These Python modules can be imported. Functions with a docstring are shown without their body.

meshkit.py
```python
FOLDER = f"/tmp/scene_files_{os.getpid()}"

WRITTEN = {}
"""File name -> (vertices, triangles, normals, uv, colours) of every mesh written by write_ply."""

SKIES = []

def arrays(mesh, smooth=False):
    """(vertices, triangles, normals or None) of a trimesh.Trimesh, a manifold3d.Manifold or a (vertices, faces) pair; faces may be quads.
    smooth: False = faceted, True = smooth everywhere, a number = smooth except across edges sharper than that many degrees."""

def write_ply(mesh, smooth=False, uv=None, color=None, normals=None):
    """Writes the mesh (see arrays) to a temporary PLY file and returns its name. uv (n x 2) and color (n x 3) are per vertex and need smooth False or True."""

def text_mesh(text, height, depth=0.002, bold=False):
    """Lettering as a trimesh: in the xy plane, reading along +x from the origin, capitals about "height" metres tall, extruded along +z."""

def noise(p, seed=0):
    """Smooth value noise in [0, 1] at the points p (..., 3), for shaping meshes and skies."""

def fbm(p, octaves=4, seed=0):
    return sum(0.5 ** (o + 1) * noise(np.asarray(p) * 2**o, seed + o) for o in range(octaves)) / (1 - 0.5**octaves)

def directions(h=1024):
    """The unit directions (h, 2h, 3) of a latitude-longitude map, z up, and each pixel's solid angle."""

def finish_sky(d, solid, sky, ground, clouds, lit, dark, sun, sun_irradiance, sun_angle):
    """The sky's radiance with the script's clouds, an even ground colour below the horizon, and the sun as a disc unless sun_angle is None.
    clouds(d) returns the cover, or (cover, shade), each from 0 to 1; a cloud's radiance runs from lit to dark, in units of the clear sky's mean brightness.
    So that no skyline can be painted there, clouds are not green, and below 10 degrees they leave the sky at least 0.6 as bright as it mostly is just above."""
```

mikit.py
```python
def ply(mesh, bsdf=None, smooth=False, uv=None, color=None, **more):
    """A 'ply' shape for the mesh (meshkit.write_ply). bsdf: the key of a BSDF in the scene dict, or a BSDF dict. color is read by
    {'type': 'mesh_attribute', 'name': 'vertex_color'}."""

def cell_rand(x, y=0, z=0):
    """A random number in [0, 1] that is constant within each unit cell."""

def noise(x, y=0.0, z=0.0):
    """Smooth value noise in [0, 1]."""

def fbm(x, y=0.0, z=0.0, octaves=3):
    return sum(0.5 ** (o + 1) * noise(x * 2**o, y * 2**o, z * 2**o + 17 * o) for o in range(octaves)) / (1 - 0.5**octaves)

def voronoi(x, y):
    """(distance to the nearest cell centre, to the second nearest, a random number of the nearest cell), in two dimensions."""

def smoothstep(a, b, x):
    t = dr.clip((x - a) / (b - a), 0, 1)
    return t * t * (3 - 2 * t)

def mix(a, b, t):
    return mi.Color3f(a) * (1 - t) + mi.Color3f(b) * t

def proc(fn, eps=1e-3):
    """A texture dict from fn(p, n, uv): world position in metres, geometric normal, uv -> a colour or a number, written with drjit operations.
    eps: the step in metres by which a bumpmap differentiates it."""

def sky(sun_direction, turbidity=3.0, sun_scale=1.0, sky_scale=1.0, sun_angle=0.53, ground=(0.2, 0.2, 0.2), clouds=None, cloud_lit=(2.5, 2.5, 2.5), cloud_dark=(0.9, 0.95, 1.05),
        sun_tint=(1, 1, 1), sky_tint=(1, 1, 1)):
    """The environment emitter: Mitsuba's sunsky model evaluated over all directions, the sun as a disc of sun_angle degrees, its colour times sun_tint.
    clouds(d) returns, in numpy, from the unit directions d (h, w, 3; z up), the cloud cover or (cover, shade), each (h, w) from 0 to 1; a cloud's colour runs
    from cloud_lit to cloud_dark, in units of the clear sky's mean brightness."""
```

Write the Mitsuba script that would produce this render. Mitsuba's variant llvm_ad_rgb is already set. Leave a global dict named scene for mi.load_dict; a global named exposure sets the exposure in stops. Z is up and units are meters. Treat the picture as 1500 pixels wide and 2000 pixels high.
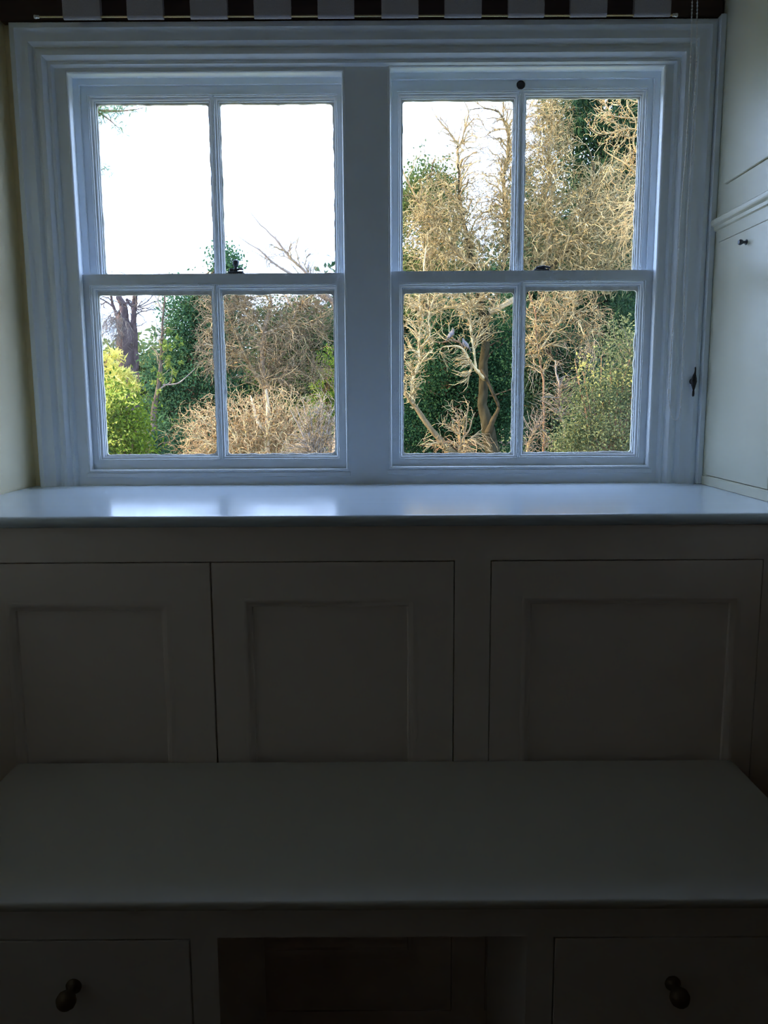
import math
import numpy as np, trimesh, manifold3d, drjit as dr, mitsuba as mi
from scipy.spatial import cKDTree
from shapely.geometry import Polygon, box as sbox
import mikit, meshkit
from mikit import noise, fbm, smoothstep, mix

scene, labels = {}, {}
T = mi.ScalarTransform4f
# ------------------------------------------------------------------ camera, sky, exposure
F_PX, PITCH, YAW, ROLL = 1520.7, 8.322, 0.033, 0.303
CAM = np.array([0.0, -2.2, 1.53])
_p, _y, _r = np.radians([PITCH, YAW, ROLL])
ROT = (np.array([[math.cos(_y), -math.sin(_y), 0], [math.sin(_y), math.cos(_y), 0], [0, 0, 1]])
       @ np.array([[1, 0, 0], [0, math.cos(_p), math.sin(_p)], [0, -math.sin(_p), math.cos(_p)]])
       @ np.array([[math.cos(_r), 0, math.sin(_r)], [0, 1, 0], [-math.sin(_r), 0, math.cos(_r)]]))
scene['camera'] = {'type': 'perspective', 'fov_axis': 'x', 'fov': math.degrees(2 * math.atan(750 / F_PX)), 'near_clip': 0.02, 'far_clip': 500.0,
                   'to_world': T().look_at(origin=CAM.tolist(), target=(CAM + ROT[:, 1]).tolist(), up=ROT[:, 2].tolist())}
SUN_AZ, SUN_EL = 97.0, 27.0       # degrees to the left of the window's outward direction, and up
SUN = [-math.sin(math.radians(SUN_AZ)) * math.cos(math.radians(SUN_EL)), math.cos(math.radians(SUN_AZ)) * math.cos(math.radians(SUN_EL)), math.sin(math.radians(SUN_EL))]
scene['sky'] = mikit.sky(SUN, turbidity=4.0, sun_scale=1.1, sky_scale=2.2, sun_angle=0.6, ground=(0.12, 0.11, 0.08), sky_tint=(0.74, 0.96, 1.38), sun_tint=(1.0, 0.89, 0.66),
                       clouds=lambda d: 0.6 + 0.4 * meshkit.fbm(d * 2.5, 4), cloud_lit=(1.7, 2.25, 3.3), cloud_dark=(1.2, 1.5, 2.1))
exposure = 3.2


def at(u, v, Y):
    """The point at depth Y (metres beyond the window's inner face) that lies at pixel (u, v) of the 1500 x 2000 frame."""
    d = ROT @ np.array([(u - 750) / F_PX, 1.0, (1000 - v) / F_PX])
    return CAM + d * ((Y - CAM[1]) / d[1])


# ------------------------------------------------------------------ materials
def col(r, g, b):
    return {'type': 'rgb', 'value': [r, g, b]}


def paint(base, rough, amp=0.03, spec=0.5, streak=0.0):
    """Brush-painted wood: slight tone drift; base given as a linear colour."""
    def fn(p, n, uv):
        t = fbm(p.x * 3 + 7, p.y * 3, p.z * 3, 3) - 0.5
        s = noise(p.x * 4, p.y * 90, p.z * 90) - 0.5
        return mi.Color3f(*base) * (1 + amp * 2 * t + streak * s)
    return {'type': 'principled', 'base_color': mikit.proc(fn), 'roughness': rough, 'specular': spec}


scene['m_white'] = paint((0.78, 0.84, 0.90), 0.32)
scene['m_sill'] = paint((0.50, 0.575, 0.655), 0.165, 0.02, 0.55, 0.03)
scene['m_cabinet'] = paint((0.77, 0.69, 0.65), 0.42)
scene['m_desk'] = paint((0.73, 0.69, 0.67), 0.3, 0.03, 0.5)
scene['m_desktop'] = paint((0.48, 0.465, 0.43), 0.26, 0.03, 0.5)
scene['m_wall'] = {'type': 'diffuse', 'reflectance': mikit.proc(lambda p, n, uv: mi.Color3f(0.92, 0.82, 0.58) * (0.97 + 0.06 * fbm(p.x * 5, p.y * 5, p.z * 5)))}
scene['m_room'] = {'type': 'diffuse', 'reflectance': mikit.proc(lambda p, n, uv: mi.Color3f(0.34, 0.25, 0.17) * (0.97 + 0.06 * fbm(p.x * 5, p.y * 5, p.z * 5)))}
scene['m_ceiling'] = {'type': 'diffuse', 'reflectance': col(0.42, 0.39, 0.35)}
scene['m_cupboard'] = paint((0.60, 0.59, 0.47), 0.34)
scene['m_brown'] = {'type': 'principled', 'base_color': mikit.proc(lambda p, n, uv: mix((0.035, 0.02, 0.015), (0.07, 0.035, 0.022), fbm(p.x * 5, p.y * 60, p.z * 60))), 'roughness': 0.6}


def _floor(p, n, uv):
    plank = dr.floor(p.x / 0.14)
    g = fbm(p.x * 60, p.y * 3 + 13 * mikit.cell_rand(plank), 0)
    return mix((0.11, 0.065, 0.035), (0.2, 0.12, 0.065), g) * (0.8 + 0.4 * mikit.cell_rand(plank))


scene['m_floor'] = {'type': 'principled', 'base_color': mikit.proc(_floor), 'roughness': 0.35}
scene['m_glass'] = {'type': 'thindielectric', 'int_ior': 1.5}
scene['m_putty'] = {'type': 'principled', 'base_color': mikit.proc(lambda p, n, uv: mi.Color3f(0.6, 0.6, 0.57) * (0.75 + 0.5 * fbm(p.x * 60, p.y * 60, p.z * 60))), 'roughness': 0.6}
scene['m_fabric'] = {'type': 'twosided', 'b': {'type': 'diffuse', 'reflectance': mikit.proc(lambda p, n, uv: mi.Color3f(0.42, 0.40, 0.44) * (0.85 + 0.3 * noise(p.x * 900, p.y * 900, p.z * 900)))}}
scene['m_brass'] = {'type': 'principled', 'base_color': col(0.75, 0.62, 0.38), 'metallic': 0.8, 'roughness': 0.35}
scene['m_steel'] = {'type': 'principled', 'base_color': col(0.8, 0.8, 0.8), 'metallic': 0.9, 'roughness': 0.22}
scene['m_bead'] = {'type': 'principled', 'base_color': col(0.8, 0.8, 0.8), 'roughness': 0.3}
scene['m_iron'] = {'type': 'principled', 'base_color': col(0.018, 0.016, 0.016), 'roughness': 0.45, 'metallic': 0.3}
scene['m_gunmetal'] = {'type': 'principled', 'base_color': col(0.10, 0.11, 0.13), 'roughness': 0.4, 'metallic': 0.5}
scene['m_knob'] = {'type': 'principled', 'base_color': col(0.16, 0.12, 0.08), 'roughness': 0.35, 'metallic': 0.7}


# ------------------------------------------------------------------ mesh helpers
def add(key, mesh, m, smooth=False, **kw):
    scene[key] = mikit.ply(mesh, m, smooth, **kw)
    return key


def label(key, text=None, category=None, group=None, kind=None):
    labels[key] = {k: v for k, v in dict(label=text, category=category, group=group, kind=kind).items() if v}


def cat(*ms):
    return trimesh.util.concatenate(list(ms))


def bx(x0, x1, y0, y1, z0, z1, c=0.0):
    """A box with chamfered edges (c metres)."""
    if c <= 0:
        return trimesh.creation.box(bounds=[[x0, y0, z0], [x1, y1, z1]])
    pts = []
    for sx, x in ((1, x0), (-1, x1)):
        for sy, y in ((1, y0), (-1, y1)):
            for sz, z in ((1, z0), (-1, z1)):
                pts += [[x, y + sy * c, z + sz * c], [x + sx * c, y, z + sz * c], [x + sx * c, y + sy * c, z]]
    return trimesh.convex.convex_hull(np.array(pts))


def plate(poly, y0, y1):
    """A shapely polygon in (x, z) extruded from y0 to y1."""
    m = trimesh.creation.extrude_polygon(poly, y1 - y0, engine='earcut')
    v = m.vertices
    m.vertices = np.stack([v[:, 0], y1 - v[:, 2], v[:, 1]], 1)
    return m


def ring(x0, x1, z0, z1, prof, plane='y', at_=0.0):
    """A closed profile [(inset, depth)] swept with mitres round a rectangle; plane 'y': rectangle in x, z."""
    loops = [[(x0 + d, y, z0 + d), (x1 - d, y, z0 + d), (x1 - d, y, z1 - d), (x0 + d, y, z1 - d)] for d, y in prof]
    n = len(prof)
    v = np.array(loops, float).reshape(-1, 3)
    f = []
    for i in range(n):
        j = (i + 1) % n
        for k in range(4):
            l = (k + 1) % 4
            f += [[i * 4 + k, i * 4 + l, j * 4 + l], [i * 4 + k, j * 4 + l, j * 4 + k]]
    m = trimesh.Trimesh(v, f, process=False)
    m.fix_normals()
    return m


def arch(x0, x1, z0, z1, prof):
    """As ring(), but open at the bottom (an architrave standing on z0)."""
    n = len(prof)
    v = np.array([[(x0 + d, y, z0), (x0 + d, y, z1 - d), (x1 - d, y, z1 - d), (x1 - d, y, z0)] for d, y in prof], float).reshape(-1, 3)
    f = []
    for i in range(n):
        j = (i + 1) % n
        for k in range(3):
            f += [[i * 4 + k, i * 4 + k + 1, j * 4 + k + 1], [i * 4 + k, j * 4 + k + 1, j * 4 + k]]
    import mapbox_earcut
    tri = mapbox_earcut.triangulate_float64(np.array(prof, float), np.array([n], np.uint32)).reshape(-1, 3)
    f += [[a * 4, b * 4, c * 4] for a, b, c in tri] + [[a * 4 + 3, b * 4 + 3, c * 4 + 3] for a, c, b in tri]
    m = trimesh.Trimesh(v, f, process=False)
    m.fix_normals()
    return m


def prism_x(prof, x0, x1):
    """A (y, z) outline extruded along x."""
    m = trimesh.creation.extrude_polygon(Polygon(prof), x1 - x0, engine='earcut')
    v = m.vertices
    m.vertices = np.stack([x0 + v[:, 2], v[:, 0], v[:, 1]], 1)
    m.fix_normals()
    return m


def lathe(prof, n=28):
    """[(radius, height)] turned about z."""
    return trimesh.creation.revolve(np.array(prof, float), sections=n)


def aim(m, origin, direction):
    """Turns a mesh whose axis is +z to a direction and moves it."""
    m = m.copy()
    m.apply_transform(trimesh.geometry.align_vectors([0, 0, 1], direction))
    m.apply_translation(origin)
    return m


def tubes(P, R, sides=3):
    """Tubes along N paths of K points: P (N, K, 3), R (N, K)."""
    P, R = np.asarray(P, float), np.asarray(R, float)
    N, K = R.shape
    t = np.gradient(P, axis=1)
    t /= np.maximum(np.linalg.norm(t, axis=2, keepdims=True), 1e-9)
    ref = np.where(np.abs(t[:, :1, 2:]) > 0.9, [1.0, 0, 0], [0, 0, 1.0])
    a = np.cross(t, np.broadcast_to(ref, t.shape))
    a /= np.maximum(np.linalg.norm(a, axis=2, keepdims=True), 1e-9)
    b = np.cross(t, a)
    ang = np.arange(sides) * 2 * np.pi / sides
    v = P[:, :, None] + R[:, :, None, None] * (np.cos(ang)[:, None] * a[:, :, None] + np.sin(ang)[:, None] * b[:, :, None])
    base = (np.arange(N)[:, None, None] * K + np.arange(K - 1)[None, :, None]) * sides
    s, s2 = np.arange(sides), (np.arange(sides) + 1) % sides
    f = np.stack([np.stack([base + s, base + s2, base + sides + s2], -1), np.stack([base + s, base + sides + s2, base + sides + s], -1)], 3)
    return v.reshape(-1, 3), f.reshape(-1, 3)


def tube(path, r, sides=10):
    path = np.asarray(path, float)
    r = np.full(len(path), r) if np.isscalar(r) else np.asarray(r, float)
    v, f = tubes(path[None], r[None], sides)
    n = len(path)
    v = np.vstack([v, path[0], path[-1]])
    s, s2 = np.arange(sides), (np.arange(sides) + 1) % sides
    f = np.vstack([f, np.stack([s2, s, s * 0 + n * sides], 1), np.stack([(n - 1) * sides + s, (n - 1) * sides + s2, s * 0 + n * sides + 1], 1)])
    return trimesh.Trimesh(v, f, process=False)


def spline(pts, n):
    from scipy.interpolate import PchipInterpolator
    pts = np.asarray(pts, float)
    s = np.r_[0, np.cumsum(np.linalg.norm(np.diff(pts[:, :3], axis=0), axis=1))]
    return PchipInterpolator(s, pts)(np.linspace(0, s[-1], n))


# ------------------------------------------------------------------ the room
XL, XR, SILL, CEIL, BACK = -0.99, 0.883, 1.289, 2.62, -4.6
OPEN = ((-0.830, -0.106, 1.332, 2.381), (0.021, 0.745, 1.337, 2.391))      # the two window openings
holes = [sbox(a - 0.012, c - 0.012, b + 0.012, d + 0.012) for a, b, c, d in OPEN]
add('wall_back', cat(plate(Polygon([(XL - 0.2, -0.6), (2.3, -0.6), (2.3, CEIL), (XL - 0.2, CEIL)]).difference(sbox(-0.95, 1.24, 0.875, 2.47)), 0.0, 0.131),
                     plate(Polygon([(XL - 0.2, -0.6), (2.3, -0.6), (2.3, CEIL), (XL - 0.2, CEIL)]).difference(sbox(-0.93, 1.25, -0.085, 2.58)).difference(sbox(0.0, 1.25, 0.85, 2.58)), 0.131, 0.19)), 'm_wall')
label('wall_back', kind='structure')
add('wall_left', bx(XL - 0.2, XL, BACK, 0.0, 0.0, CEIL), 'm_wall')
label('wall_left', kind='structure')
rt = trimesh.creation.extrude_polygon(Polygon([(1.32, 0.0), (1.32, -1.1), (2.1, -1.1), (2.1, BACK), (2.3, BACK), (2.3, 0.0)]), CEIL, engine='earcut')
add('wall_right', cat(rt, bx(XR + 0.004, 1.32, -1.1, 0.0, 0.0, SILL - 0.03)), 'm_room')
label('wall_right', kind='structure')
add('wall_front', bx(XL - 0.2, 2.3, BACK - 0.2, BACK, 0.0, CEIL), 'm_room')
label('wall_front', kind='structure')
add('floor', bx(XL - 0.2, 2.3, BACK - 0.2, 0.0, -0.1, 0.0), 'm_floor')
label('floor', kind='structure')
add('ceiling', bx(XL - 0.2, 2.3, BACK - 0.2, 0.4, CEIL, CEIL + 0.15), 'm_ceiling')
label('ceiling', kind='structure')
# dark board above the casing, behind the blind
add('trim_1', bx(XL + 0.003, XR - 0.003, -0.032, -0.002, 2.498, CEIL, 0.003), 'm_brown')
label('trim_1', kind='structure')

# frame board with its two openings, architrave round it
fb = sbox(-0.945, 1.262, 0.870, 2.465).difference(sbox(*[OPEN[0][i] for i in (0, 2, 1, 3)])).difference(sbox(*[OPEN[1][i] for i in (0, 2, 1, 3)]))
fb2 = sbox(-0.945, 1.262, 0.870, 2.465)
for o_ in OPEN:
    fb2 = fb2.difference(sbox(o_[0] - 0.012, o_[2] - 0.012, o_[1] + 0.012, o_[3] + 0.012))
add('trim_2', cat(plate(fb, -0.001, 0.0185), plate(fb2, 0.0185, 0.130)), 'm_white')
label('trim_2', kind='structure')
A0, A1, AT = -0.962, 0.8665, 2.492
prof = [(0.0, 0.0), (0.0, -0.034), (0.006, -0.040), (0.016, -0.042), (0.022, -0.036), (0.030, -0.033), (0.045, -0.0325), (0.050, -0.027), (0.054, -0.021), (0.058, -0.020),
        (0.063, -0.026), (0.069, -0.0275), (0.075, -0.026), (0.080, -0.019), (0.083, -0.013), (0.0845, -0.012), (0.088, -0.014), (0.093, -0.013), (0.096, -0.007), (0.098, 0.0)]
add('trim_3', arch(A0, A1, SILL, AT, prof), 'm_white', 40)
label('trim_3', kind='structure')
add('trim_4', bx(0.867, XR - 0.0005, -0.050, -0.001, SILL + 0.0005, 2.4975, 0.002), 'm_white')      # scribe strip between casing and cupboard
label('trim_4', kind='structure')


def rounded(x0, x1, z0, z1, r, seed, top):
    """A rectangle with softly rounded corners and a wavering edge: the clear part of an old pane."""
    rng = np.random.default_rng(seed)
    c = sbox(x0 + 0.003, z0 + 0.003, x1 - 0.003, z1 - top).buffer(-r).buffer(r, quad_segs=6)
    pts = np.array(c.segmentize(0.012).exterior.coords)[:-1]
    w = meshkit.fbm(np.c_[pts * 45, np.full(len(pts), seed)], 3) - 0.5
    mid = np.array([(x0 + x1) / 2, (z0 + z1) / 2])
    return Polygon(pts + (mid - pts) / np.linalg.norm(mid - pts, axis=1, keepdims=True) * (w * 0.006)[:, None])


def make_sash(key, x0, x1, z0, z1, panes, y0, seed, top, tilt=0.0):
    y1 = y0 + 0.042
    g, mw = y0 + 0.025, 0.0125
    poly = sbox(x0, z0, x1, z1)
    for a, b, c, d in panes:
        poly = poly.difference(sbox(a - mw, c - mw, b + mw, d + mw))
    parts = [plate(poly, y0, y1)]
    mp = [(-mw - 0.0005, g + 0.004), (-mw - 0.0005, y0 + 0.0035), (-0.0095, y0 + 0.0035), (-0.0085, y0 + 0.0065), (-0.006, y0 + 0.0075), (-0.0035, y0 + 0.011), (-0.0025, y0 + 0.016), (-0.0022, y0 + 0.0175), (0.0, y0 + 0.018), (0.0, g - 0.001), (0.0, g + 0.004)]
    for a, b, c, d in panes:
        parts.append(ring(a, b, c, d, mp))
        parts.append(ring(a, b, c, d, [(-mw - 0.0005, g + 0.0035), (-0.001, g + 0.0035), (-0.001, y1 - 0.001), (-mw - 0.0005, y1 - 0.001)]))
    add(key, cat(*parts), 'm_white', 35)
    for i, (a, b, c, d) in enumerate(panes):
        n = '' if i == 0 else f'_{i:03d}'
        add(f'{key}__pane{n}', trimesh.Trimesh([[a - .006, g, c - .006], [b + .006, g, c - .006], [b + .006, g, d + .006], [a - .006, g, d + .006]], [[0, 1, 2], [0, 2, 3]], process=False), 'm_glass')
        clear = rounded(a, b, c, d, 0.008, seed + i, top)
        add(f'{key}__putty{n}', plate(sbox(a - 0.001, c - 0.001, b + 0.001, d + 0.001).difference(clear), g + 0.001, g + 0.008), 'm_putty')
        if i == 0:
            label(f'{key}__putty', 'uneven putty edge round the glass')


PANES = [
    dict(up=((-0.793, -0.479, 1.880, 2.341), (-0.452, -0.134, 1.880, 2.341)), lo=((-0.800, -0.479, 1.370, 1.830), (-0.452, -0.138, 1.370, 1.830)), zm=(1.846, 1.872)),
    dict(up=((0.053, 0.365, 1.882, 2.346), (0.396, 0.713, 1.882, 2.351)), lo=((0.054, 0.368, 1.369, 1.832), (0.397, 0.7125, 1.371, 1.836)), zm=(1.849, 1.876))]
for i, (o, p) in enumerate(zip(OPEN, PANES)):
    w = f'window_{i + 1}'
    label(w, kind='structure')
    x0, x1, z0, z1 = o
    make_sash(f'{w}__sash', x0 - 0.0115, x1 + 0.0115, p['zm'][0] - 0.004, z1 + 0.0115, p['up'], 0.070, 10 + 20 * i, 0.004)
    make_sash(f'{w}__sash_001', x0 - 0.0105, x1 + 0.0105, z0 - 0.010, p['zm'][1], p['lo'], 0.020, 20 + 20 * i, 0.011)
    add(f'{w}__bead', ring(x0, x1, z0, z1, [(-0.0065, -0.0008), (-0.0062, -0.0025), (-0.0045, -0.0040), (-0.002, -0.0040), (0.0, -0.0022), (0.001, 0.001), (0.001, 0.018), (-0.001, 0.018), (-0.001, -0.0006)]), 'm_white', 40)
    add(f'{w}__bead_001', ring(x0, x1, z0, z1, [(-0.0125, 0.0625), (0.004, 0.0625), (0.005, 0.064), (0.005, 0.068), (0.004, 0.0695), (-0.0125, 0.0695)]), 'm_white', 30)
    add(f'{w}__bead_002', bx(x0 - 0.012, x1 + 0.012, -0.005, -0.0008, z0 - 0.021, z0 - 0.0075, 0.0018), 'm_white')
# sash fasteners on the meeting rails
f1 = [bx(-0.431, -0.388, 0.030, 0.058, 1.872, 1.880, 0.002)]
f1.append(aim(lathe([(0.0, 0.0), (0.006, 0.0), (0.0055, 0.006), (0.0035, 0.011), (0.004, 0.014), (0.0078, 0.019), (0.009, 0.025), (0.0075, 0.031), (0.003, 0.034), (0, 0.0345)]), (-0.411, 0.044, 1.879), (0.05, -0.1, 1)))
f1.append(bx(-0.428, -0.414, 0.036, 0.052, 1.879, 1.889, 0.002))
f1.append(tube([(-0.408, 0.044, 1.886), (-0.398, 0.042, 1.888), (-0.389, 0.040, 1.886)], [0.003, 0.0028, 0.0022], 8))
add('window_1__sash_001__fastener', cat(*f1), 'm_gunmetal', 35)
label('window_1__sash_001__fastener', 'dark metal sash fastener with a round knob')
f2 = [bx(0.418, 0.462, 0.030, 0.058, 1.876, 1.882, 0.002), bx(0.424, 0.452, 0.036, 0.052, 1.881, 1.890, 0.003), tube([(0.43, 0.04, 1.887), (0.444, 0.034, 1.889), (0.462, 0.032, 1.886)], [0.0035, 0.003, 0.0025], 8)]
add('window_2__sash_001__fastener', cat(*f2), 'm_gunmetal', 35)
label('window_2__sash_001__fastener', 'flat dark metal sash fastener')
add('window_2__sash__lock_hole', cat(aim(lathe([(0.0, 0.0), (0.0085, 0.0), (0.0085, 0.001), (0.0, 0.001)]), (0.378, 0.070, 2.3735), (0, -1, 0)),
                                     aim(trimesh.creation.torus(0.0095, 0.0022, major_sections=28, minor_sections=8), (0.378, 0.0695, 2.3735), (0, -1, 0))), 'm_iron', 40)
label('window_2__sash__lock_hole', 'round black lock hole in the top rail')

# ------------------------------------------------------------------ sill shelf and the cupboard under it
SY = -0.604
nose = [(SY + 0.012 + 0.012 * math.cos(a), SILL - 0.012 + 0.012 * math.sin(a)) for a in np.linspace(math.pi / 2, math.pi * 1.25, 9)]
sill_prof = [(-0.001, SILL), *nose, (SY + 0.006, SILL - 0.0215), (SY + 0.010, SILL - 0.024), (SY + 0.030, SILL - 0.024), (-0.001, SILL - 0.024)]
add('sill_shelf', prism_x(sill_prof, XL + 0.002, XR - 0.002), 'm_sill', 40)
label('sill_shelf', 'deep glossy white painted sill shelf running under both windows', 'shelf')
CF = -0.586       # cupboard face


def panel_door(key, x0, x1, z0, z1, px0, px1, pz0, pz1, m):
    poly = sbox(x0, z0, x1, z1).difference(sbox(px0, pz0, px1, pz1))
    frame = plate(poly, CF, CF + 0.022)
    mp = [(-0.0005, CF + 0.012), (-0.0005, CF + 0.0005), (0.002, CF - 0.0005), (0.008, CF - 0.001), (0.012, CF + 0.0015), (0.015, CF + 0.005), (0.020, CF + 0.006), (0.022, CF + 0.0105), (0.022, CF + 0.012)]
    add(key, frame, m)
    add(key + '__moulding', ring(px0, px1, pz0, pz1, mp), m, 40)
    add(key + '__panel', bx(px0 - 0.006, px1 + 0.006, CF + 0.011, CF + 0.018, pz0 - 0.006, pz1 + 0.006), m)


D = [(-0.945, -0.3715), (-0.3675, 0.1465), (0.2265, 0.8000)]
Z0, Z1 = 0.13, 1.187
opening = [sbox(a - 0.002, Z0 - 0.002, b + 0.002, Z1 + 0.0025) for a, b in D]
face = sbox(XL + 0.003, 0.0, XR - 0.003, SILL - 0.025)
for q in opening:
    face = face.difference(q)
add('low_cupboard__face_frame', plate(face, CF, CF + 0.024), 'm_cabinet')
add('low_cupboard__carcass', cat(bx(XL + 0.004, XR - 0.004, CF + 0.06, -0.01, 0.0, SILL - 0.026), ), 'm_cabinet')
for k, ((a, b), (p0, p1, pt)) in enumerate(zip(D, ((-0.812, -0.458, 1.103), (-0.305, 0.070, 1.110), (0.292, 0.760, 1.113)))):
    panel_door('low_cupboard__door' + ('' if k == 0 else f'_{k:03d}'), a, b, Z0, Z1, p0, p1, 0.26, pt, 'm_cabinet')
label('low_cupboard', 'low white cupboard with three panelled doors built in under the sill shelf', 'cupboard')

# ------------------------------------------------------------------ the desk
DX0, DX1, DY0, DY1, DZ = -0.806, 0.757, -1.071, -0.590, 0.741
top_prof = [(DY1, DZ), *[(DY0 + 0.007 + 0.007 * math.cos(a), DZ - 0.0085 + 0.0085 * math.sin(a)) for a in np.linspace(math.pi / 2, math.pi * 1.5, 11)], (DY0 + 0.012, DZ - 0.0195), (DY0 + 0.018, DZ - 0.022), (DY0 + 0.024, DZ - 0.0255), (DY1, DZ - 0.0255)]
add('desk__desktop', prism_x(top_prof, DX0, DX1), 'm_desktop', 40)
FY = -1.042
KX0, KX1, KZ = -0.277, 0.229, 0.659
DR = ((-0.760, -0.3235), (0.2755, 0.715))
bt = DZ - 0.026
fr = sbox(DX0 + 0.02, 0.0, DX1 - 0.02, bt).difference(sbox(KX0, -1, KX1, KZ))
for a, b in DR:
    fr = fr.difference(sbox(a - 0.0025, 0.43, b + 0.0025, 0.6575))
body = [plate(fr, FY, FY + 0.02)]
for x0, x1 in ((DX0 + 0.02, DX0 + 0.038), (KX0 - 0.018, KX0), (KX1, KX1 + 0.018), (DX1 - 0.038, DX1 - 0.02)):
    body.append(bx(x0, x1, FY + 0.02, DY1 - 0.004, 0.0, bt))
body.append(bx(KX0, KX1, FY + 0.02, DY1 - 0.004, KZ, bt))
body += [bx(DX0 + 0.038, KX0 - 0.018, DY1 - 0.02, DY1 - 0.004, 0.0, bt), bx(KX1 + 0.018, DX1 - 0.038, DY1 - 0.02, DY1 - 0.004, 0.0, bt)]
add('desk__body', cat(*body), 'm_desk')
knob = lathe([(0, 0), (0.0125, 0), (0.013, 0.003), (0.0085, 0.006), (0.0062, 0.012), (0.0066, 0.018), (0.0125, 0.024), (0.0158, 0.030), (0.0158, 0.036), (0.0125, 0.042), (0.006, 0.045), (0, 0.0455)])
for k, ((a, b), kx) in enumerate(zip(DR, (-0.516, 0.4705))):
    n = '' if k == 0 else '_001'
    add(f'desk__drawer{n}', cat(bx(a, b, FY - 0.0005, FY + 0.02, 0.4325, 0.6545, 0.0012), bx(a + 0.012, b - 0.012, FY + 0.02, DY1 - 0.05, 0.44, 0.64)), 'm_desk')
    add(f'desk__drawer{n}__knob', aim(knob, (kx, FY, 0.574), (0, -1, 0)), 'm_knob', 40)
    label(f'desk__drawer{n}__knob', 'small round dark metal knob')
label('desk', 'white painted kneehole desk with a wide top standing against the panelled cupboard', 'desk')

# ------------------------------------------------------------------ built-in cupboard on the right
cx = XR
R_ = 'side_cupboard'
def bxr(y0, y1, z0, z1, x0, x1, c=0.0):
    return bx(x0, x1, y0, y1, z0, z1, c)
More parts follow.
